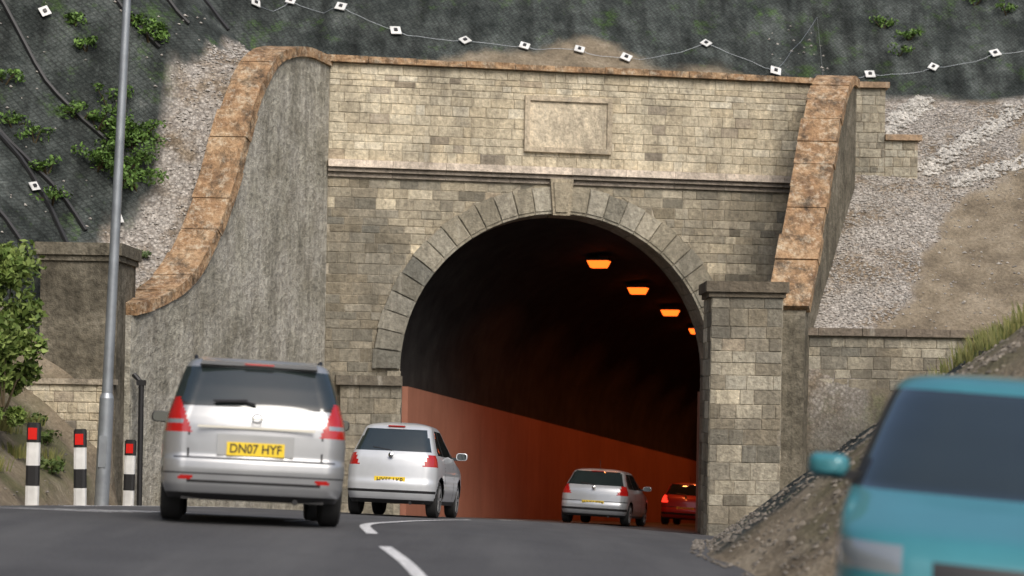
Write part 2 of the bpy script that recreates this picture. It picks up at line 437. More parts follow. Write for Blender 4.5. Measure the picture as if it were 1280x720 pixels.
mb=MB(); a,bq,z0,z1=4.5,6.56,6.86,8.16; cc=(.58,.49,.36)
mb.hexa([W(a+.12,0,z0+.12),W(bq-.12,0,z0+.12),W(bq-.12,.06,z0+.12),W(a+.12,.06,z0+.12),W(a+.12,0,z1-.12),W(bq-.12,0,z1-.12),W(bq-.12,.06,z1-.12),W(a+.12,.06,z1-.12)],(.72,.62,.46))
for (p,q,r_,s_) in ((a,bq,z0,z0+.118),(a,bq,z1-.118,z1),(a,a+.118,z0+.12,z1-.12),(bq-.118,bq,z0+.12,z1-.12)):
    mb.hexa([W(p,0,r_),W(q,0,r_),W(q,.11,r_),W(p,.11,r_),W(p,0,s_),W(q,0,s_),W(q,.11,s_),W(p,.11,s_)],cc)
mb.make('inscription_plaque',M_stone,parent=portal)
# impost piers at springing
mb=MB()
for (p,q) in ((.35,UC-RI+.03),(UC+RI-.03,10.3)):
    Wp=lambda u,n,z:W(u,n+.22,z)
    mb.hexa([W(p,0,-2.6),W(q,0,-2.6),W(q,.22,-2.6),W(p,.22,-2.6),W(p,0,1.4),W(q,0,1.4),W(q,.22,1.4),W(p,.22,1.4)],(.2,.18,.14))
    blocks(mb,Wp,p,q,-2.4,1.4,'dark',ch=.3,ml=.6)
    mb.hexa([W(p-.1,0,1.4),W(q+.0,0,1.4),W(q+.0,.34,1.4),W(p-.1,.34,1.4),W(p-.1,0,1.62),W(q+.0,0,1.62),W(q+.0,.3,1.62),W(p-.1,.3,1.62)],(.15,.13,.1))
mb.make('impost_piers',M_stone,parent=portal)

# wings
def wing(name,wf,prof,th0,side,mat,parent):
    V=[];F=[];n=len(prof)
    for (y,z) in prof:
        x=wf(y); V+=[(x,y,-3),(x,y,z-.15),(x+side*th0,y,z-.15),(x+side*th0,y,-3)]
    for i in range(n-1):
        a=i*4; b_=a+4
        for k in range(3): F.append((a+k,a+k+1,b_+k+1,b_+k))
    F.append((0,1,2,3)); F.append((n*4-4,n*4-3,n*4-2,n*4-1))
    obj(name,V,F,mat,parent=parent)
    mb=MB()
    P=[Vector((y,z)) for y,z in prof]
    nrm=[]
    for i in range(n):
        t=(P[min(i+1,n-1)]-P[max(i-1,0)]).normalized(); nn=Vector((-t.y,t.x)); nn=nn if nn.y>0 else -nn; nrm.append(nn)
    run=0;jit=0;w0=.07;w1=.07
    for i in range(n-1):
        L=(P[i+1]-P[i]).length; run+=L
        g=0; jn=jit
        if run>.6: g=.008; run=0; jn=(R()-.5)*.05
        o0,o1=(-side*w0,side*(th0+w1))
        a=P[i]; c=P[i+1]-(P[i+1]-P[i]).normalized()*g
        na,nc_=nrm[i],nrm[i+1]; t_=.15
        pa0=a-na*t_; pa1=a+na*(.06+jit); pc0=c-nc_*t_; pc1=c+nc_*(.06+jit)
        q=[]
        for pp in (pa0,pc0,pa1,pc1): q.append((Vector((wf(pp.x)+o0,pp.x,pp.y)),Vector((wf(pp.x)+o1,pp.x,pp.y))))
        mb.hexa([q[0][0],q[0][1],q[1][1],q[1][0],q[2][0],q[2][1],q[3][1],q[3][0]])
        if jn!=jit: w0=.04+.06*R(); w1=.04+.06*R()
        jit=jn
    mb.make(name+'_coping',M_coping,parent=parent)
wing('curved_wing_wall',wingL,PL,.58,-1,M_render,portal)
wing('sloping_wing_wall',wingR,PR,.72,1,M_pier,portal)

def frame(ox,oy,ang=0):
    D=Vector((math.cos(ang),math.sin(ang),0)); N_=Vector((math.sin(ang),-math.cos(ang),0)); O=Vector((ox,oy,0))
    def f(u,n,z): p=O+D*u+N_*n; return Vector((p.x,p.y,z))
    return f
def pillar(name,x0,x1,y,dep,ztop,kind,capc,mat,ov=.12):
    mb=MB(); f=frame(x0,y); w=x1-x0; zb=-2.6
    mb.hexa([f(0,0,zb),f(w,0,zb),f(w,-dep,zb),f(0,-dep,zb),f(0,0,ztop),f(w,0,ztop),f(w,-dep,ztop),f(0,-dep,ztop)],(.34,.3,.23))
    if kind:
        blocks(mb,f,0,w,zb,ztop-.3,kind,ch=.3,ml=.5)
        fl=frame(x0,y+dep,-math.pi/2); blocks(mb,fl,0,dep,zb,ztop-.3,kind,ch=.3,ml=.5)
        fr=frame(x1,y,math.pi/2); blocks(mb,fr,0,dep,zb,ztop-.3,kind,ch=.3,ml=.5)
    for (a,b_,o) in ((ztop-.3,ztop-.2,ov*.5),(ztop-.198,ztop+.02,ov)):
        mb.hexa([f(-o,o,a),f(w+o,o,a),f(w+o,-dep-o,a),f(-o,-dep-o,a),f(-o,o,b_),f(w+o,o,b_),f(w+o,-dep-o,b_),f(-o,-dep-o,b_)],capc)
    return mb.make(name,mat,parent=portal)
def kp(u,z):
    n=noise.noise(Vector((u*.9,z*.9,11)))
    return 'dark' if n>0 or R()<.25 else 'wall' if R()<.94 else 'cream'
pillar('end_pier',4.05,5.5,36.0,1.3,3.62,kp,(.18,.15,.11),M_stone)
pillar('end_pier',-8.42,-7.05,31.3,1.5,3.8,None,(.6,.5,.4),M_pier,ov=.09)
# low retaining wall, right
mb=MB(); f=frame(5.5,37.0,math.radians(-1.5))
mb.hexa([f(0,0,-3),f(9,0,-3),f(9,-.5,-3),f(0,-.5,-3),f(0,0,2.6),f(9,0,2.6),f(9,-.5,2.6),f(0,-.5,2.6)],(.34,.3,.23))
blocks(mb,f,0,9,-2,2.56,lambda u,z:'cream' if (z<1.2 and R()<.25) else 'wall' if R()<.35 else 'dark',ch=.22,ml=.4)
u=0
while u<8.9:
    mb.hexa([f(u,.1,2.6),f(u+.9,.1,2.6),f(u+.9,-.6,2.6),f(u,-.6,2.6),f(u,.1,2.76),f(u+.9,.1,2.76),f(u+.9,-.6,2.78),f(u,-.6,2.78)],(.22,.18,.14)); u+=.912
mb.make('retaining_wall',M_stone)
# stepped wall behind the wing, right
mb=MB(); f=frame(7.7,42.3,0)
for (a,c,zt) in ((0,1.15,8.75),(1.152,1.95,7.5)):
    mb.hexa([f(a,0,4),f(c,0,4),f(c,-.5,4),f(a,-.5,4),f(a,0,zt),f(c,0,zt),f(c,-.5,zt),f(a,-.5,zt)],(.4,.33,.25))
    blocks(mb,f,a,c,5.5,zt,'wall',ch=.2,ml=.35)
    mb.hexa([f(a-.0,.1,zt+.003),f(c+.08,.1,zt+.003),f(c+.08,-.6,zt+.003),f(a,-.6,zt+.003),f(a,.1,zt+.14),f(c+.08,.1,zt+.14),f(c+.08,-.6,zt+.14),f(a,-.6,zt+.14)],(.4,.28,.18))
mb.make('stepped_stone_wall',M_stone)
# low pale wall, left
mb=MB(); f=frame(-9.6,30.6,0)
mb.hexa([f(0,0,-2),f(2.55,0,-2),f(2.55,-.6,-2),f(0,-.6,-2),f(0,0,1.3),f(2.55,0,1.3),f(2.55,-.6,1.3),f(0,-.6,1.3)],(.35,.3,.23))
blocks(mb,f,0,2.55,-1.4,1.3,'cream',ch=.16,ml=.3)
mb.hexa([f(-.05,.06,1.303),f(2.6,.06,1.303),f(2.6,-.66,1.303),f(-.05,-.66,1.303),f(-.05,.06,1.4),f(2.6,.06,1.4),f(2.6,-.66,1.4),f(-.05,-.66,1.4)],(.5,.43,.33))
mb.make('low_stone_wall',M_stone)

# tunnel bore
tun=empty('tunnel_bore')
sec=[(UC-RI,-3.2),(UC-RI,-1),(UC-RI,ZS)]+[(UC-RI*math.cos(a),ZS+RI*math.sin(a)) for a in np.linspace(0,math.pi,41)[1:-1]]+[(UC+RI,ZS),(UC+RI,-1),(UC+RI,-3.2)]
V=[];F=[];ts=[0,.5,1,2,4,7,11,16,22,30,40,55,75,95]
for t in ts:
    for (u,z) in sec: V.append(W(u,-.86,z)+AX*t)
ns=len(sec)
for j in range(len(ts)-1):
    for i in range(ns-1): F.append((j*ns+i,j*ns+i+1,(j+1)*ns+i+1,(j+1)*ns+i))
F.append(tuple((len(ts)-1)*ns+i for i in range(ns)))
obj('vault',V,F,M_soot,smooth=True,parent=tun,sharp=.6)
mb=MB()
for s in(-1,1):
    uu=UC+s*RI
    for k in range(14):
        z0=-2.6+k*.31
        mb.hexa([W(uu+(-.3 if s<0 else 0),-.87,z0),W(uu+(0 if s<0 else .3),-.87,z0),W(uu+(0.01 if s<0 else .3),.06,z0),W(uu+(-.3 if s<0 else -.01),.06,z0),
                 W(uu+(-.3 if s<0 else 0),-.87,z0+.3),W(uu+(0 if s<0 else .3),-.87,z0+.3),W(uu+(.01 if s<0 else .3),.06,z0+.3),W(uu+(-.3 if s<0 else -.01),.06,z0+.3)],pal('dark'))
mb.make('jamb_stones',M_stone,parent=tun)
mb=MB()
for s in (-1,1):
    for k in range(31):
        t0=.4+k*3.0; t1=t0+2.99
        ua=UC+s*(RI-.14); ub=UC+s*(RI+.0)
        def q(u,t,z): return W(u,-.86,z)+AX*t
        lo,hi=-3.1,1.42
        mb.hexa([q(ua,t0,lo),q(ua,t1,lo),q(ub,t1,lo),q(ub,t0,lo),q(ua,t0,hi),q(ua,t1,hi),q(ub,t1,hi),q(ub,t0,hi)])
mb.make('wall_lining_panels',M_lining,parent=tun)
M_sod=flat_mat('sodium_lamp',(1,.13,.012),emit=2.8,var=.02)
for k in range(12):
    t=5.3+k*5.0
    c=W(UC-.15,-.86,ZS+RI-.24)+AX*t
    e=empty('tunnel_lamp',c)
    mb=MB(); T=Matrix.Rotation(-.27,4,'Z')
    mb.box((0,0,.1),(.6,.5,.08),m=0,T=T)
    mb.hexa([T@Vector(p) for p in ((-.2,-.16,-.12),(.2,-.16,-.12),(.2,.16,-.12),(-.2,.16,-.12),(-.28,-.23,.058),(.28,-.23,.058),(.28,.23,.058),(-.28,.23,.058))],m=1)
    mb.box((0,.0,.19),(.06,.06,.1),m=0,T=T)
    mb.make('luminaire',[M_blk,M_sod],parent=e)
    if k<7:
        ld=bpy.data.lights.new('lamp_light','AREA'); ld.energy=70; ld.color=(1,.25,.06); ld.shape='RECTANGLE'; ld.size=.4; ld.size_y=.25; ld.spread=math.radians(140)
        lo=bpy.data.objects.new('lamp_light',ld); scene.collection.objects.link(lo); lo.parent=e; lo.location=(0,0,-.14)

# ------------------------------------------------------------------ anchors and cables on the netting
def anchor(mb,X,Y,s=.13):
    z=th(X,Y); e=.2
    n=Vector((-(th(X+e,Y)-th(X-e,Y))/(2*e),-(th(X,Y+e)-th(X,Y-e))/(2*e),1)).normalized()
    q=n.to_track_quat('Z','Y').to_matrix().to_4x4(); T=Matrix.Translation(Vector((X,Y,z))+n*.07)@q@Matrix.Rotation(R()*1.5,4,'Z')
    mb.box((0,0,0),(s*1.7,s*1.7,.02),m=0,T=T); mb.box((0,0,.02),(s*.55,s*.55,.05),m=1,T=T)
    return T.translation
mb=MB(); row=[]
for X,Y in [(-7.6,42.2),(-6.4,42.6),(-5.6,43.2),(-4.35,43.1),(-3.0,42.9),(-1.3,43.0),(.15,43.2),(1.5,43.3),(2.65,43.3),(4.7,44.1),(6.4,43.8),(7.9,45.8),(9.2,46.0),(10.9,46.2),(12.6,46.5),(14.3,46.6)]:
    row.append(anchor(mb,X,Y,.13+.03*R()))
for X,Y in [(-11.5,37.5),(-10.2,34.2),(-9.4,38.9),(-8.8,40.2),(-9.7,36),(-12,40),(-10.9,42),(-13,36),(-13.5,44),(-10,45),(-6,46),(-2,46.2),(2.5,46.5),(7,47),(11,49),(-9.35,34.1),(-7.9,34.9)]:
    anchor(mb,X,Y,.1+.02*R())
mb.make('netting_anchor_plates',[M_white,M_blk])
mb=MB()
for a,c in zip(row,row[1:]):
    pts=[]
    for k in range(7):
        t=k/6; p=a.lerp(c,t); z=max(th(p.x,p.y)+.05,p.z-.25*math.sin(math.pi*t)); pts.append((p.x,p.y,z))
    mb.tube(pts,.005,5)
mb.make('anchor_wire',[M_galv])
mb=MB()
for k,(Y0,sk) in enumerate([(32.8,.1),(34,.25),(35.4,.1),(36.6,.3),(38.0,.15),(39.6,.3),(33.4,.5)]):
    pts=[]
    for i in range(40):
        d=1.8+i*.25; Y=Y0+sk*d*.5+.12*math.sin(i*.5+k); X=wingL(min(40,Y))-.4-d; pts.append((X,Y,th(X,Y)+.05))
    mb.tube(pts,.05,6)
mb.make('black_drainage_pipes',[M_blk])

# ------------------------------------------------------------------ stones
def stone(mb,p,r,col):
    b=len(mb.v)
    for d in ((1,0,0),(0,1,0),(-1,0,0),(0,-1,0),(0,0,1),(0,0,-.6)):
        k=r*(.6+.7*R()); mb.v.append((p[0]+d[0]*k+R()*r*.4,p[1]+d[1]*k+R()*r*.4,p[2]+d[2]*k*.8))
    for f in ((0,1,4),(1,2,4),(2,3,4),(3,0,4),(1,0,5),(2,1,5),(3,2,5),(0,3,5)):
        mb.f.append(tuple(b+i for i in f)); mb.c.append(col); mb.m.append(0)
mb=MB(); cnt=0
while cnt<9000:
    if R()<.35: X=-12+R()*7.5; Y=31.8+R()*9
    else: X=6.3+R()*6.5; Y=37.1+R()*8
    t=terrain(X,Y)
    if t[2]<.6 or t[1]>.4: 
        if not(R()<.05): continue
    if t[0]<2: continue
    g=.32+.25*R(); stone(mb,(X,Y,t[0]+.01),.02+.03*R(),(g,g*.93,g*.84)); cnt+=1
for _ in range(900):
    Y=14+R()*20; X=ip(Y,XRB)+R()**2*.8-.12; g=.12+.18*R(); stone(mb,(X,Y,th(X,Y)+.05*(X<ip(Y,XRB))+.01),.01+.02*R(),(g,g*.9,g*.78))
for _ in range(1500):
    Y=14+R()*9; X=ip(Y,XRB)+.2+R()*3.2; g=.12+.2*R(); stone(mb,(X,Y,th(X,Y)),.015+.035*R()**2,(g,g*.88,g*.72))
for _ in range(300):
    Y=16+R()*14; X=-5.9-R()*1.6; g=.15+.2*R(); stone(mb,(X,Y,roadz(X,Y)-.04 if X>-6.9 else th(X,Y)),.01+.025*R(),(g,g*.9,g*.78))
mb.make('gravel',M_rock)
mb=MB()
for pts in ([(9.0,43.6),(9.8,44.6),(10.5,45.3)],[(9.9,42.6),(11.2,43.6),(12.8,44.9)],[(10.6,42.2),(12.6,42.9),(15.5,43.9)]):
    P=catm(pts,10)
    for k in range(520):
        p=P[int(R()*(len(P)-1))]; X=p[0]+(R()-.5)*.5; Y=p[1]+(R()-.5)*.4
        g=.45+.25*R(); stone(mb,(X,Y,th(X,Y)+.02),.05+.05*R(),(g,g*.95,g*.86))
mb.make('rock_drainage_channel',M_rock)

# ------------------------------------------------------------------ plants
def leaves(name,clumps,leaf=.07,per=350,c0=(.05,.1,.02),c1=(.12,.19,.04),stem=True,asp=.5):
    mb=MB()
    for (cx,cy,cz,rx,ry,rz) in clumps:
        subs=[(Vector(((R()*2-1)*rx,(R()*2-1)*ry,(R()*1.6-.6)*rz)),.25+.35*R(),.7+.5*R()) for _ in range(12)]
        for _ in range(per):
            s,sr,sb=random.choice(subs)
            d=Vector((random.gauss(0,1),random.gauss(0,1),random.gauss(0,1))).normalized()*(R()**.4)
            p=Vector((cx,cy,cz))+s*.75+Vector((d.x*rx,d.y*ry,d.z*rz))*sr
            a=Vector((random.gauss(0,1),random.gauss(0,1),random.gauss(0,1)+.3)).normalized(); b_=a.orthogonal().normalized()
            b_=(Matrix.Rotation(R()*6.3,3,a)@b_); w=a.cross(b_)
            L=leaf*(.6+.8*R()); k=R(); c=tuple((c0[i]*(1-k)+c1[i]*k)*sb for i in range(3))
            mb.face([p-b_*L,p+w*L*asp,p+b_*L,p-w*L*asp],c)
        if stem:
            for _ in range(7):
                s=random.choice(subs)[0]
                mb.tube([(cx+s.x*.1,cy+s.y*.1,cz-rz),(cx+s.x*.4,cy+s.y*.4,cz-rz*.3),(cx+s.x*.8,cy+s.y*.8,cz+s.z*.7)],[.02,.014,.006],5,col=(.08,.06,.03))
    return mb.make(name,M_leaf)
leaves('roadside_bush',[(-7.6,26.2,2.25,.7,.6,.8),(-8.3,27.2,2.7,.8,.7,.7),(-7.45,25.8,1.5,.5,.4,.55),(-8.2,26,1.6,.6,.5,.7),(-7.75,26.0,.95,.5,.4,.5),(-7.7,26.1,2.95,.45,.4,.4),(-7.9,25.4,.6,.45,.4,.35)],.062,2600,(.08,.14,.025),(.28,.36,.1))
def patch(name,pts,r,per=260,**k):
    leaves(name,[(X,Y,th(X,Y)+r*.3,r*(.6+.8*R()),r*(.6+.8*R()),r*.5) for X,Y in pts],.045,per,stem=True,**k)
G0,G1=(.07,.14,.028),(.17,.29,.065)
patch('creeping_shrub',[(-8.1,35.7),(-8.5,35.6),(-7.8,35.8),(-8.3,35.9),(-8.8,35.5),(-8.0,35.3),(-7.6,35.5),(-8.4,35.2),(-8.2,35.5),(-7.9,35.55),(-7.7,35.9)],.52,620,c0=G0,c1=G1)
patch('creeping_shrub',[(-9.5,34.7),(-9.9,34.6),(-9.2,34.5),(-10.2,35.0),(-9.0,34.2)],.36,320,c0=G0,c1=G1)
patch('creeping_shrub',[(-8.85,36.1),(-9.1,36.2),(-7.75,36.85),(-7.95,36.9),(-7.6,37.1),(-10.4,40),(-9.6,41)],.32,280,c0=G0,c1=G1)
patch('creeping_shrub',[(4.6,45.6),(9.8,47.3),(10.4,47),(13.2,47.6),(12.4,47.9),(10.1,46.6),(-6.6,44.3)],.33,240,c0=G0,c1=G1)
patch('creeping_shrub',[(-7.0,33.9),(-7.3,34.6)],.2,140,c0=(.07,.12,.04),c1=(.16,.22,.09))
patch('creeping_shrub',[(-7.5,24.5),(-7.2,27.5),(-7.6,28.6),(-7.9,29.3)],.26,240,c0=(.06,.11,.025),c1=(.17,.22,.07))
def tufts(name,pts,h,n,c0,c1):
    mb=MB()
    for (X,Y) in pts:
        z=th(X,Y)-.03
        for _ in range(n):
            a=R()*6.28; r=R()*.22; x=X+math.cos(a)*r; y=Y+math.sin(a)*r; k=R(); c=tuple(c0[i]*(1-k)+c1[i]*k for i in range(3))
            hh=h*(.5+.7*R()); lx,ly=math.cos(a)*hh*.5*R(),math.sin(a)*hh*.5*R(); w=.008
            mb.face([(x-w,y,z),(x+w,y,z),(x+lx*.4+w*.7,y+ly*.4,z+hh*.6),(x+lx*.4-w*.7,y+ly*.4,z+hh*.6)],c)
            mb.face([(x+lx*.4-w*.7,y+ly*.4,z+hh*.6),(x+lx*.4+w*.7,y+ly*.4,z+hh*.6),(x+lx,y+ly,z+hh)],c)
    mb.make(name,M_leaf)
tufts('grass',[(5.8+R()*2.6,17+R()*8) for _ in range(120)]+[(-7.3-R()*1.8,20+R()*9) for _ in range(60)],.24,40,(.09,.12,.03),(.3,.28,.1))

# ------------------------------------------------------------------ street furniture
def place(e,X,Y,lean=0): e.location=(X,Y,roadz(X,Y)-.06 if X>-6.9 else th(X,Y)); e.rotation_euler=(0,lean,0)
for (X,Y,ln) in ((-6.6,24.3,.01),(-6.35,26.0,-.015),(-6.55,30.2,.02)):
    e=empty('verge_marker_post'); place(e,X,Y,ln)
    mb=MB(); w,d=.19,.06
    def pr(z0,z1,m,o=0,n=10):
        pts=[]
        for z in (z0,z1):
            for k in range(n):
                a=2*math.pi*k/n; pts.append((math.copysign(abs(math.cos(a))**.6,math.cos(a))*(w/2+o),math.copysign(abs(math.sin(a))**.6,math.sin(a))*(d+o),z))
        b0=len(mb.v); mb.v+=pts
        for k in range(n): mb.f.append((b0+k,b0+(k+1)%n,b0+n+(k+1)%n,b0+n+k)); mb.c.append((1,1,1)); mb.m.append(m)
        mb.f.append(tuple(range(b0+n,b0+2*n))); mb.c.append((1,1,1)); mb.m.append(m)
    pr(-.2,.3,0); pr(.3,.58,1,.002); pr(.58,.9,0); pr(.9,1.15,1,.003); pr(1.15,1.17,1,-.01)
    mb.box((0,-d-.006,1.02),(.12,.012,.16),m=2)
    mb.make('post_body',[M_white,M_blk,M_red],parent=e)
e=empty('street_lamp'); place(e,-6.5,28.0,math.radians(1.9))
mb=MB(); mb.tube([(0,0,-.3),(0,0,1.75)],.115,16); mb.tube([(0,0,1.75),(0,0,1.83)],[.115,.085],16,cap=False)
mb.tube([(0,0,1.8),(0,0,9.6),(.02,0,9.9),(.25,0,10.1),(.9,0,10.2)],[.085,.06,.055,.045,.04],14)
mb.box((1.2,0,10.2),(.7,.26,.14)); mb.box((0,-.118,.9),(.12,.012,.5),m=1)
mb.make('column',[M_galv,M_galv],smooth=True,parent=e,sharp=.6)
mb=MB(); mb.box((1.25,0,10.11),(.5,.2,.06)); mb.make('lens',[M_clear],parent=e)
mb=MB(); X=-6.72; mb.tube([(X,31.9,-1),(X,31.9,1.35),(X-.15,31.95,1.5)],.05,8); mb.box((X,31.9,1.35),(.16,.1,.1)); mb.make('drainpipe',[M_blk],smooth=False)

# ------------------------------------------------------------------ vehicles
def car(name,S,pos,yaw,body,plate=None,lit=False,res=1.0,anchor_rear=True,zs=1.0,lift=0):
    L,Wd,H=S['L'],S['W'],S['H']; K=S['keys']
    nz=int(105*res); nr,ncn,nsd,nf=int(34*res),int(14*res),int(130*res),int(26*res)
    zz=np.linspace(K[0][0],K[-1][0],nz)
    col=lambda j:np.interp(zz,[k[0] for k in K],[k[j] for k in K])
    def sm(a):
        b_=a.copy()
        for _ in range(2): b_[1:-1]=(b_[:-2]+2*b_[1:-1]+b_[2:])/4
        return b_
    yr,yf,w=sm(col(1)),sm(col(2)),sm(col(3))
    rr=S.get('rr',.22); rf=S.get('rf',.35); bw=S.get('bow',.1)
    V=[];seginfo=None
    for i in range(nz):
        ww=w[i]; yR=-L/2+yr[i]; yF=L/2-yf[i]
        r1=min(rr,ww*.6,(yF-yR)*.3); r2=min(rf,ww*.6,(yF-yR)*.3)
        P=[];sg=[]
        b1=bw*((ww-r1)/max(ww,.01))**2*(ww/.9); b2=.16*((ww-r2)/max(ww,.01))**2*(ww/.9)
        for k in range(nr): x=(ww-r1)*k/nr; P.append((x,yR+b1*(x/(ww-r1))**2)); sg.append(0)
        for k in range(ncn): a=math.pi/2*k/ncn; P.append((ww-r1+r1*math.sin(a),yR+b1+r1*(1-math.cos(a)))); sg.append(1)
        ya=yR+b1+r1; yb=yF-b2-r2
        for k in range(nsd): P.append((ww,ya+(yb-ya)*k/nsd)); sg.append(2)
        for k in range(ncn): a=math.pi/2*k/ncn; P.append((ww-r2+r2*math.cos(a),yb+r2*math.sin(a))); sg.append(3)
        for k in range(nf+1): x=(ww-r2)*(1-k/nf); P.append((x,yF-b2*(x/max(ww-r2,.01))**2)); sg.append(4)
        Q=[]
        for (x,y) in P:
            q=max(0,(abs(y)-.9)/(L/2-.9)); tp=1-S.get('taper',.06)*q*q
            Q.append((x*tp,y))
        full=Q+[(-x,y) for (x,y) in reversed(Q[1:-1])]
        sfull=sg+list(reversed(sg[:-2]))
        V+=[(x,y,zz[i]) for x,y in full]; seginfo=sfull
    n=len(full); F=[];Mi=[]
    wr,wf_=-L/2+S['ro'],L/2-S['fo']; wR=S['wr']
    for i in range(nz-1):
        zc=(zz[i]+zz[i+1])/2
        for j in range(n):
            a,b_=i*n+j,i*n+(j+1)%n; p=V[a];q=V[b_]
            x=(p[0]+q[0])/2; y=(p[1]+q[1])/2; sg=seginfo[j]; ax=abs(x)
            if sg in(1,2,3) and min(math.hypot(y-wr,zc-wR),math.hypot(y-wf_,zc-wR))<wR+.055: continue
            mi=S['reg'](ax,y,zc,sg,yr[i]-L/2,L/2-yf[i],w[i],x)
            F.append((a,b_,b_+n,a+n)); Mi.append(mi)
    F.append(tuple((nz-1)*n+j for j in range(n))); Mi.append(0)
    e=empty(name)
    mats=[body,M_glass,M_lampon if lit else M_lampr,M_blk,M_clear,M_plate]
    o=obj('body',V,F,mats,Mi,smooth=True,parent=e,sharp=math.radians(50))
    mb=MB()
    mb.box((0,0,.38),(Wd-.46,L-.35,.34),m=0)
    for yw in(wr,wf_): 
        mb.box((0,yw,.55),(Wd-.2,.7,.12),m=0)
    mb.tube([(Wd*.22,-L/2+.4,.23),(Wd*.22,-L/2+.1,.22)],.028,8,m=0)
    mb.make('underbody',[M_blk],parent=e)
    mb=MB()
    for yw in(wr,wf_):
        for s in(-1,1):
            T=Matrix.Translation((s*(Wd/2-.135),yw,wR))@Matrix.Scale(s,4,(1,0,0))
            mb.lathe([(-.1,.0),(-.1,.2),(-.105,wR-.03),(-.08,wR),(.08,wR),(.1,wR-.03),(.1,.215)],28,T,m=0)
            mb.lathe([(.1,.215),(.07,.2),(.05,.0)],28,T,m=0)
            mb.lathe([(.108,.215),(.1,.195)],28,T,m=1); mb.lathe([(.095,.055),(.098,.0)],14,T,m=1)
            for k in range(7):
                a=k*2*math.pi/7
                mb.box((.085,.12,0),(.03,.17,.045),m=1,T=T@Matrix.Rotation(a,4,'X'))
    mb.make('wheels',[M_rub,M_wheel],smooth=True,parent=e,sharp=.5)
    ym,zm=S['mir']
    for s in(-1,1):   # squared-off mirror shells: rounded-box outline, flat glass side to the rear
        V2=[];F2=[];NN=16
        for (yy_,sc) in ((-.045,.86),(-.04,1.0),(.0,1.0),(.04,.85),(.065,.5)):
            for k in range(NN):
                a=2*math.pi*k/NN; ca_,sa_=math.cos(a),math.sin(a)
                V2.append((s*(Wd/2+.085)+.105*sc*math.copysign(abs(ca_)**.55,ca_),ym+yy_,zm+.062*sc*math.copysign(abs(sa_)**.6,sa_)))
        for a in range(4):
            for k in range(NN): F2.append((a*NN+k,a*NN+(k+1)%NN,(a+1)*NN+(k+1)%NN,(a+1)*NN+k))
        F2.append(tuple(range(NN))); F2.append(tuple(4*NN+k for k in range(NN)))
        obj('door_mirror',V2,F2,[S.get('mirmat',body),M_glass],[0]*(4*NN)+[1,0],smooth=True,parent=e,sharp=.7)
        mb=MB(); mb.box((s*(Wd/2-.02),ym,zm-.04),(.16,.05,.05)); mb.make('mirror_arm',[M_blk],parent=e)
    S['extra'](e,S,body)
    yp=-L/2+S['py']; zp=S['pz']
    mb=MB(); mb.box((0,yp,zp),(.54,.014,.125)); 
    mb.make('number_plate',[M_plate],parent=e)
    if plate:
        cu=bpy.data.curves.new('plate_text','FONT'); cu.body=plate; cu.size=.118; cu.align_x='CENTER'; cu.align_y='CENTER'; cu.extrude=.0015; cu.offset=.0018
        cu.materials.append(M_blk); to=bpy.data.objects.new('plate_text',cu); scene.collection.objects.link(to); to.parent=e
        to.location=(0,yp-.0095,zp); to.rotation_euler=(math.pi/2,0,0); to.scale=(.9,1,1)
    X,Y=pos; h=Vector((math.sin(yaw),math.cos(yaw),0)); rt=Vector((math.cos(yaw),-math.sin(yaw),0))
    C=Vector((X,Y,0))+h*(L/2 if anchor_rear else 0)
    g=lambda p:roadz(p.x,p.y)
    fv=(h*2+Vector((0,0,g(C+h)-g(C-h)))).normalized(); rv=(rt*2+Vector((0,0,g(C+rt)-g(C-rt)))).normalized(); up=rv.cross(fv).normalized()
    rv=fv.cross(up)
    zc=(g(C+h*1.3)+g(C-h*1.3))/2+lift
    Mx=Matrix((( rv.x,fv.x,up.x,C.x),(rv.y,fv.y,up.y,C.y),(rv.z,fv.z,up.z,zc+.005),(0,0,0,1)))
    e.matrix_world=Mx@Matrix.Diagonal((1,1,zs,1)); return e

def side_glass(y,z,yR,yF,S):
    zb,zt=S['belt'],S['gtop']
    if not(zb<z<zt): return 0
    ya=yR+S['gr']; yb=yF-S['gf']
    if y<ya or y>yb: return 0
    for p in S['pil']:
        if abs(y-p)<.045: return 3
    return 1
def reg_mpv(ax,y,z,sg,yR,yF,w,x):
    S=MPV
    if z<.27: return 3
    if sg in(0,1):
        if .84<z<1.17 and ax>.60+.13*(z-.84)/.33:
            if y<-S['L']/2+.42:
                return 4 if (.92<z<.955 and ax>.68) else 2
        if 1.10<z<1.49 and ax<w*.965 and (z-1.10)>max(0,(ax-.62))*.5: return 1
        if z>1.10 and z<1.49: return 3
        if abs(z-.605)<.007 and ax<.75: return 3
        if sg==0 and .605<z<.84 and abs(ax-(.62))<.007: return 3
        if .37<z<.40 and ax<.62: return 3
        if .40<z<.44 and .58<ax<.7: return 2
        if abs(z-.46)<.006: return 3
        return 0
    if sg==2:
        if .87<z<1.14 and y<-S['L']/2+.42: return 2
        r=side_glass(y,z,yR,yF,S)
        if r: return r
        if .3<z<S['belt'] and min(abs(y-p) for p in(-1.0,.15,1.15))<.009: return 3
        if .46<z<.5 : return 3
        return 0
    if 1.0<z<1.5: return 1 if (sg==4 or sg==3) and ax<w*.94 else 3
    if .68<z<.80 and ax>.56: return 4
    if .6<z<.74 and ax<.45: return 3
    if .3<z<.42 and ax<.6: return 3
    return 0
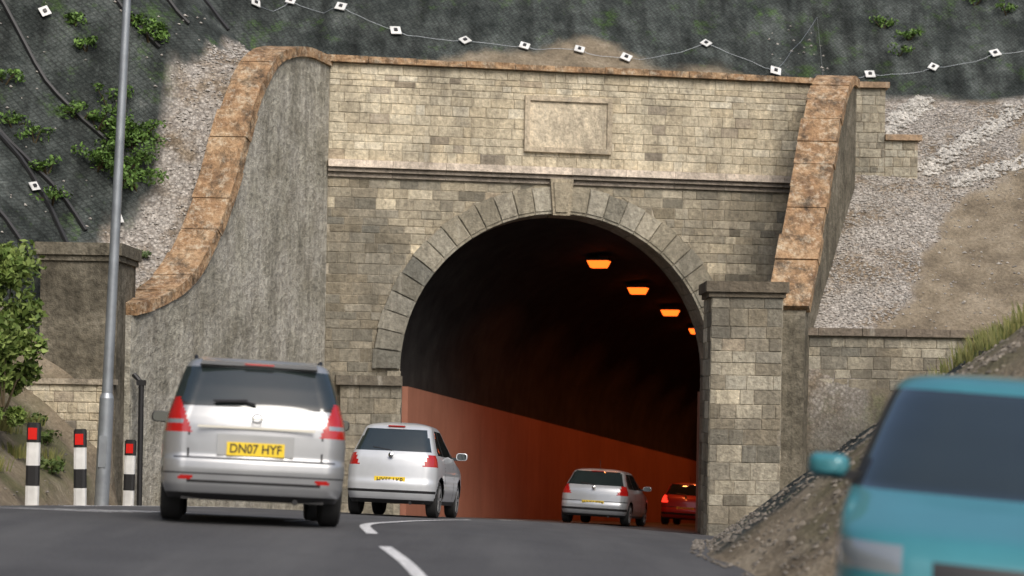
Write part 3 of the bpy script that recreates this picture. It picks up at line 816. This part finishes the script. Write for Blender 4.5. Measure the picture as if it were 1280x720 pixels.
def ex_mpv(e,S,body):
    L=S['L']
    mb=MB()
    for s in(-1,1):
        mb.tube([(s*.60,-1.55,1.53),(s*.61,-1.4,1.605),(s*.61,.1,1.645),(s*.6,.75,1.58)],.02,8,m=0)
    mb.tube([(-.02,-L/2+.115,1.125),(-.12,-L/2+.13,1.15),(-.4,-L/2+.14,1.14)],.012,6,m=0)
    mb.tube([(-.42,-L/2+.145,1.15),(-.1,-L/2+.135,1.165)],.008,6,m=0)
    mb.make('rails_and_wiper',[M_blk],parent=e)
    mb=MB()
    mb.hexa([(-.56,-L/2+.36,1.505),(.56,-L/2+.36,1.505),(.58,-L/2+.75,1.52),(-.58,-L/2+.75,1.52),(-.54,-L/2+.35,1.54),(.54,-L/2+.35,1.54),(.56,-L/2+.75,1.60),(-.56,-L/2+.75,1.60)])
    mb.make('roof_spoiler',[body],parent=e)
    mb=MB(); mb.box((0,-L/2+.045,.90),(1.1,.02,.02)); 
    T=Matrix.Translation((0,-L/2+.035,.99))@Matrix.Rotation(math.pi/2,4,'Z')
    mb.lathe([(-.02,.052),(-.03,.045),(-.02,.038)],20,T)
    mb.box((0,-L/2+.03,.99),(.085,.01,.014)); mb.make('chrome_trim',[M_chrome],parent=e)
    mb=MB(); mb.box((0,-L/2+.352,1.522),(.28,.02,.014)); mb.make('high_brake_lamp',[M_lampr],parent=e)
    mb=MB(); mb.box((0,-L/2+.062,.735),(.72,.03,.2)); mb.make('plate_recess',[body],parent=e)
def ex_none(e,S,body):
    L=S['L']; mb=MB(); mb.box((0,L/2-.02,.55),(.5,.02,.11)); mb.make('front_plate',[M_white],parent=e)
    mb=MB(); mb.tube([(-.55,L/2-1.12,1.03),(-.1,L/2-1.2,1.1),(.1,L/2-1.22,1.12)],.01,6); mb.tube([(.05,L/2-1.06,1.01),(.45,L/2-1.2,1.07),(.6,L/2-1.25,1.1)],.01,6); mb.make('wipers',[M_blk],parent=e)
MPV=dict(L=4.47,W=1.8,H=1.62,keys=[(.22,.14,.12,.82),(.27,.06,.06,.855),(.35,.02,.02,.885),(.5,.0,.0,.9),(.59,.01,.01,.9),(.62,.045,.03,.895),(.75,.05,.08,.9),(.84,.055,.2,.895),(.92,.065,.6,.885),(1.0,.085,1.0,.87),(1.08,.12,1.12,.845),(1.14,.15,1.22,.825),(1.3,.25,1.5,.775),(1.46,.36,1.8,.72),(1.53,.42,1.95,.69),(1.57,.48,2.05,.65),(1.6,.62,2.2,.56),(1.615,.85,2.4,.4),(1.62,1.1,2.6,.25)],
 rr=.2,rf=.4,bow=.1,taper=.07,ro=.8,fo=.93,wr=.315,belt=1.02,gtop=1.49,gr=.3,gf=.45,pil=[-1.0,.1,.95],mir=(.85,1.08),reg=reg_mpv,extra=ex_mpv,py=.04,pz=.70)
def mk_hatch(L,Wd,H,lz,lx,zr=(1.02,1.38),pz=.82,tail='v'):
    S=dict(L=L,W=Wd,H=H)
    h=H/1.5; w=Wd/2
    S['keys']=[(.2,.14,.12,w-.08),(.27,.06,.05,w-.04),(.38,.01,.01,w-.01),(.52,.0,.0,w),(.58,.03,.03,w-.005),(.7*h,.04,.1,w),(.8*h,.05,.35,w-.01),(.9*h,.07,.85,w-.03),(.97*h,.1,.98,w-.06),(1.1*h,.2,1.2,w-.12),(1.25*h,.33,1.45,w-.18),(1.38*h,.45,1.7,w-.22),(1.44*h,.55,1.85,w-.26),(1.48*h,.75,2.05*L/4.1,w-.38),(1.5*h,1.0,2.2*L/4.1,w-.55)]
    def reg(ax,y,z,sg,yR,yF,ww,x):
        if z<.26: return 3
        if sg in(0,1):
            if lz[0]<z<lz[1] and ax>lx+.1*(z-lz[0])/(lz[1]-lz[0]): return 2
            if zr[0]<z<zr[1] and ax<ww*.9: return 1
            if abs(z-.6)<.008: return 3
            if .36<z<.42: return 3
            return 0
        if sg==2:
            if lz[0]<z<lz[1] and y<-L/2+.36: return 2
            r=side_glass(y,z,yR,yF,S)
            if r: return r
            if .3<z<S['belt'] and min(abs(y-p) for p in(-.75,.3,1.05))<.012: return 3
            return 0
        if .95*h<z<1.4*h: return 1 if ax<ww*.93 else 0
        if .6<z<.76 and ax>.45: return 4
        if .5<z<.62 and ax<.4: return 3
        return 0
    def ex(e,S,body):
        mb=MB(); mb.tube([(0,-L/2+.14,zr[0]+.0),(-.35,-L/2+.2,zr[0]+.05)],.012,6)
        mb.tube([(0,-L/2+.9,H-.02),(0,-L/2+.75,H+.22)],.006,5); mb.make('wiper_and_aerial',[M_blk],parent=e)
        mb=MB(); mb.box((0,-L/2+.5,1.42*h),(.3,.08,.018)); mb.make('high_brake_lamp',[M_lampr],parent=e)
        T=Matrix.Translation((0,-L/2+.04,.95))@Matrix.Rotation(math.pi/2,4,'Z')
        mb=MB(); mb.lathe([(-.01,.045),(-.03,.0)],16,T); mb.make('badge',[M_chrome],parent=e)
    S.update(rr=.22,rf=.35,bow=.1,taper=.09,ro=.65,fo=.78,wr=.295,belt=.97*h,gtop=1.37*h,gr=.4,gf=.4,pil=[-.75,.25],mir=(.6,1.02),reg=reg,extra=ex,py=.03,pz=pz)
    return S
silver=paint('silver_paint',(.4,.41,.42),.55); silver2=paint('pale_silver_paint',(.6,.62,.64),.3); silver3=paint('silver_grey_paint',(.46,.48,.5),.4)
redp=paint('red_paint',(.4,.02,.015),.1); teal=paint('teal_paint',(.05,.225,.26),.1)
rad=math.radians
MPV['mirmat']=M_blk
car('people_carrier',MPV,(-2.42,16.5),rad(-9.5),silver,'DN07 HYF')
car('hatchback_car',mk_hatch(3.62,1.66,1.5,(.78,.98),.56,pz=.55),(-2.13,30.6),rad(6.5),silver2,'HX55 LKP',res=.6,zs=1.12)
car('hatchback_car',mk_hatch(4.03,1.72,1.47,(.78,1.02),.56,pz=.55),(1.97,42.5),rad(12.5),silver3,'WN56 EZX',lit=False,res=.6,zs=.93,lift=-.0)
car('hatchback_car',mk_hatch(3.9,1.68,1.46,(.74,1.0),.55,pz=.55),(5.4,54.5),rad(14),redp,'Y317 FOD',lit=True,res=.5,zs=.93)
MPV2=dict(MPV); MPV2['extra']=ex_none; MPV2['mirmat']=teal
car('oncoming_car',MPV2,(2.7,9.6),rad(193),teal,None,anchor_rear=False,res=.8,zs=1.03,lift=.02)

# ------------------------------------------------------------------ light
w=bpy.data.worlds.new('World'); scene.world=w; w.use_nodes=True; nt=w.node_tree
sky=nd(nt,'ShaderNodeTexSky',sky_type='NISHITA'); sky.sun_disc=False
el,az=rad(46),rad(158)   # azimuth measured clockwise from +Y
sky.sun_elevation=el; sky.sun_rotation=az; sky.dust_density=4.0; sky.air_density=1.0; sky.ozone_density=1
nt.links.new(sky.outputs[0],nt.nodes['Background'].inputs[0]); nt.nodes['Background'].inputs[1].default_value=.15
sd=bpy.data.lights.new('sun','SUN'); sd.energy=2.2; sd.angle=rad(32); sd.color=(1,.965,.9)
so=bpy.data.objects.new('sun',sd); scene.collection.objects.link(so)
d=Vector((math.sin(az)*math.cos(el),math.cos(az)*math.cos(el),math.sin(el)))
so.rotation_euler=d.to_track_quat('Z','Y').to_euler()
# ------------------------------------------------------------------ camera
cd=bpy.data.cameras.new('camera'); cam=bpy.data.objects.new('camera',cd); scene.collection.objects.link(cam)
cam.location=(0,0,1.3); cam.rotation_euler=(Matrix.Rotation(math.pi/2,3,'X')@Matrix.Rotation(rad(1.0),3,'Z')).to_euler()
cd.sensor_width=36; cd.lens=36*2200/1280; cd.shift_y=130/1280; cd.clip_start=.1; cd.clip_end=3000
cd.dof.use_dof=True; cd.dof.focus_distance=30; cd.dof.aperture_fstop=1.2
scene.camera=cam
scene.view_settings.view_transform='Standard'; scene.view_settings.look='None'; scene.view_settings.exposure=0
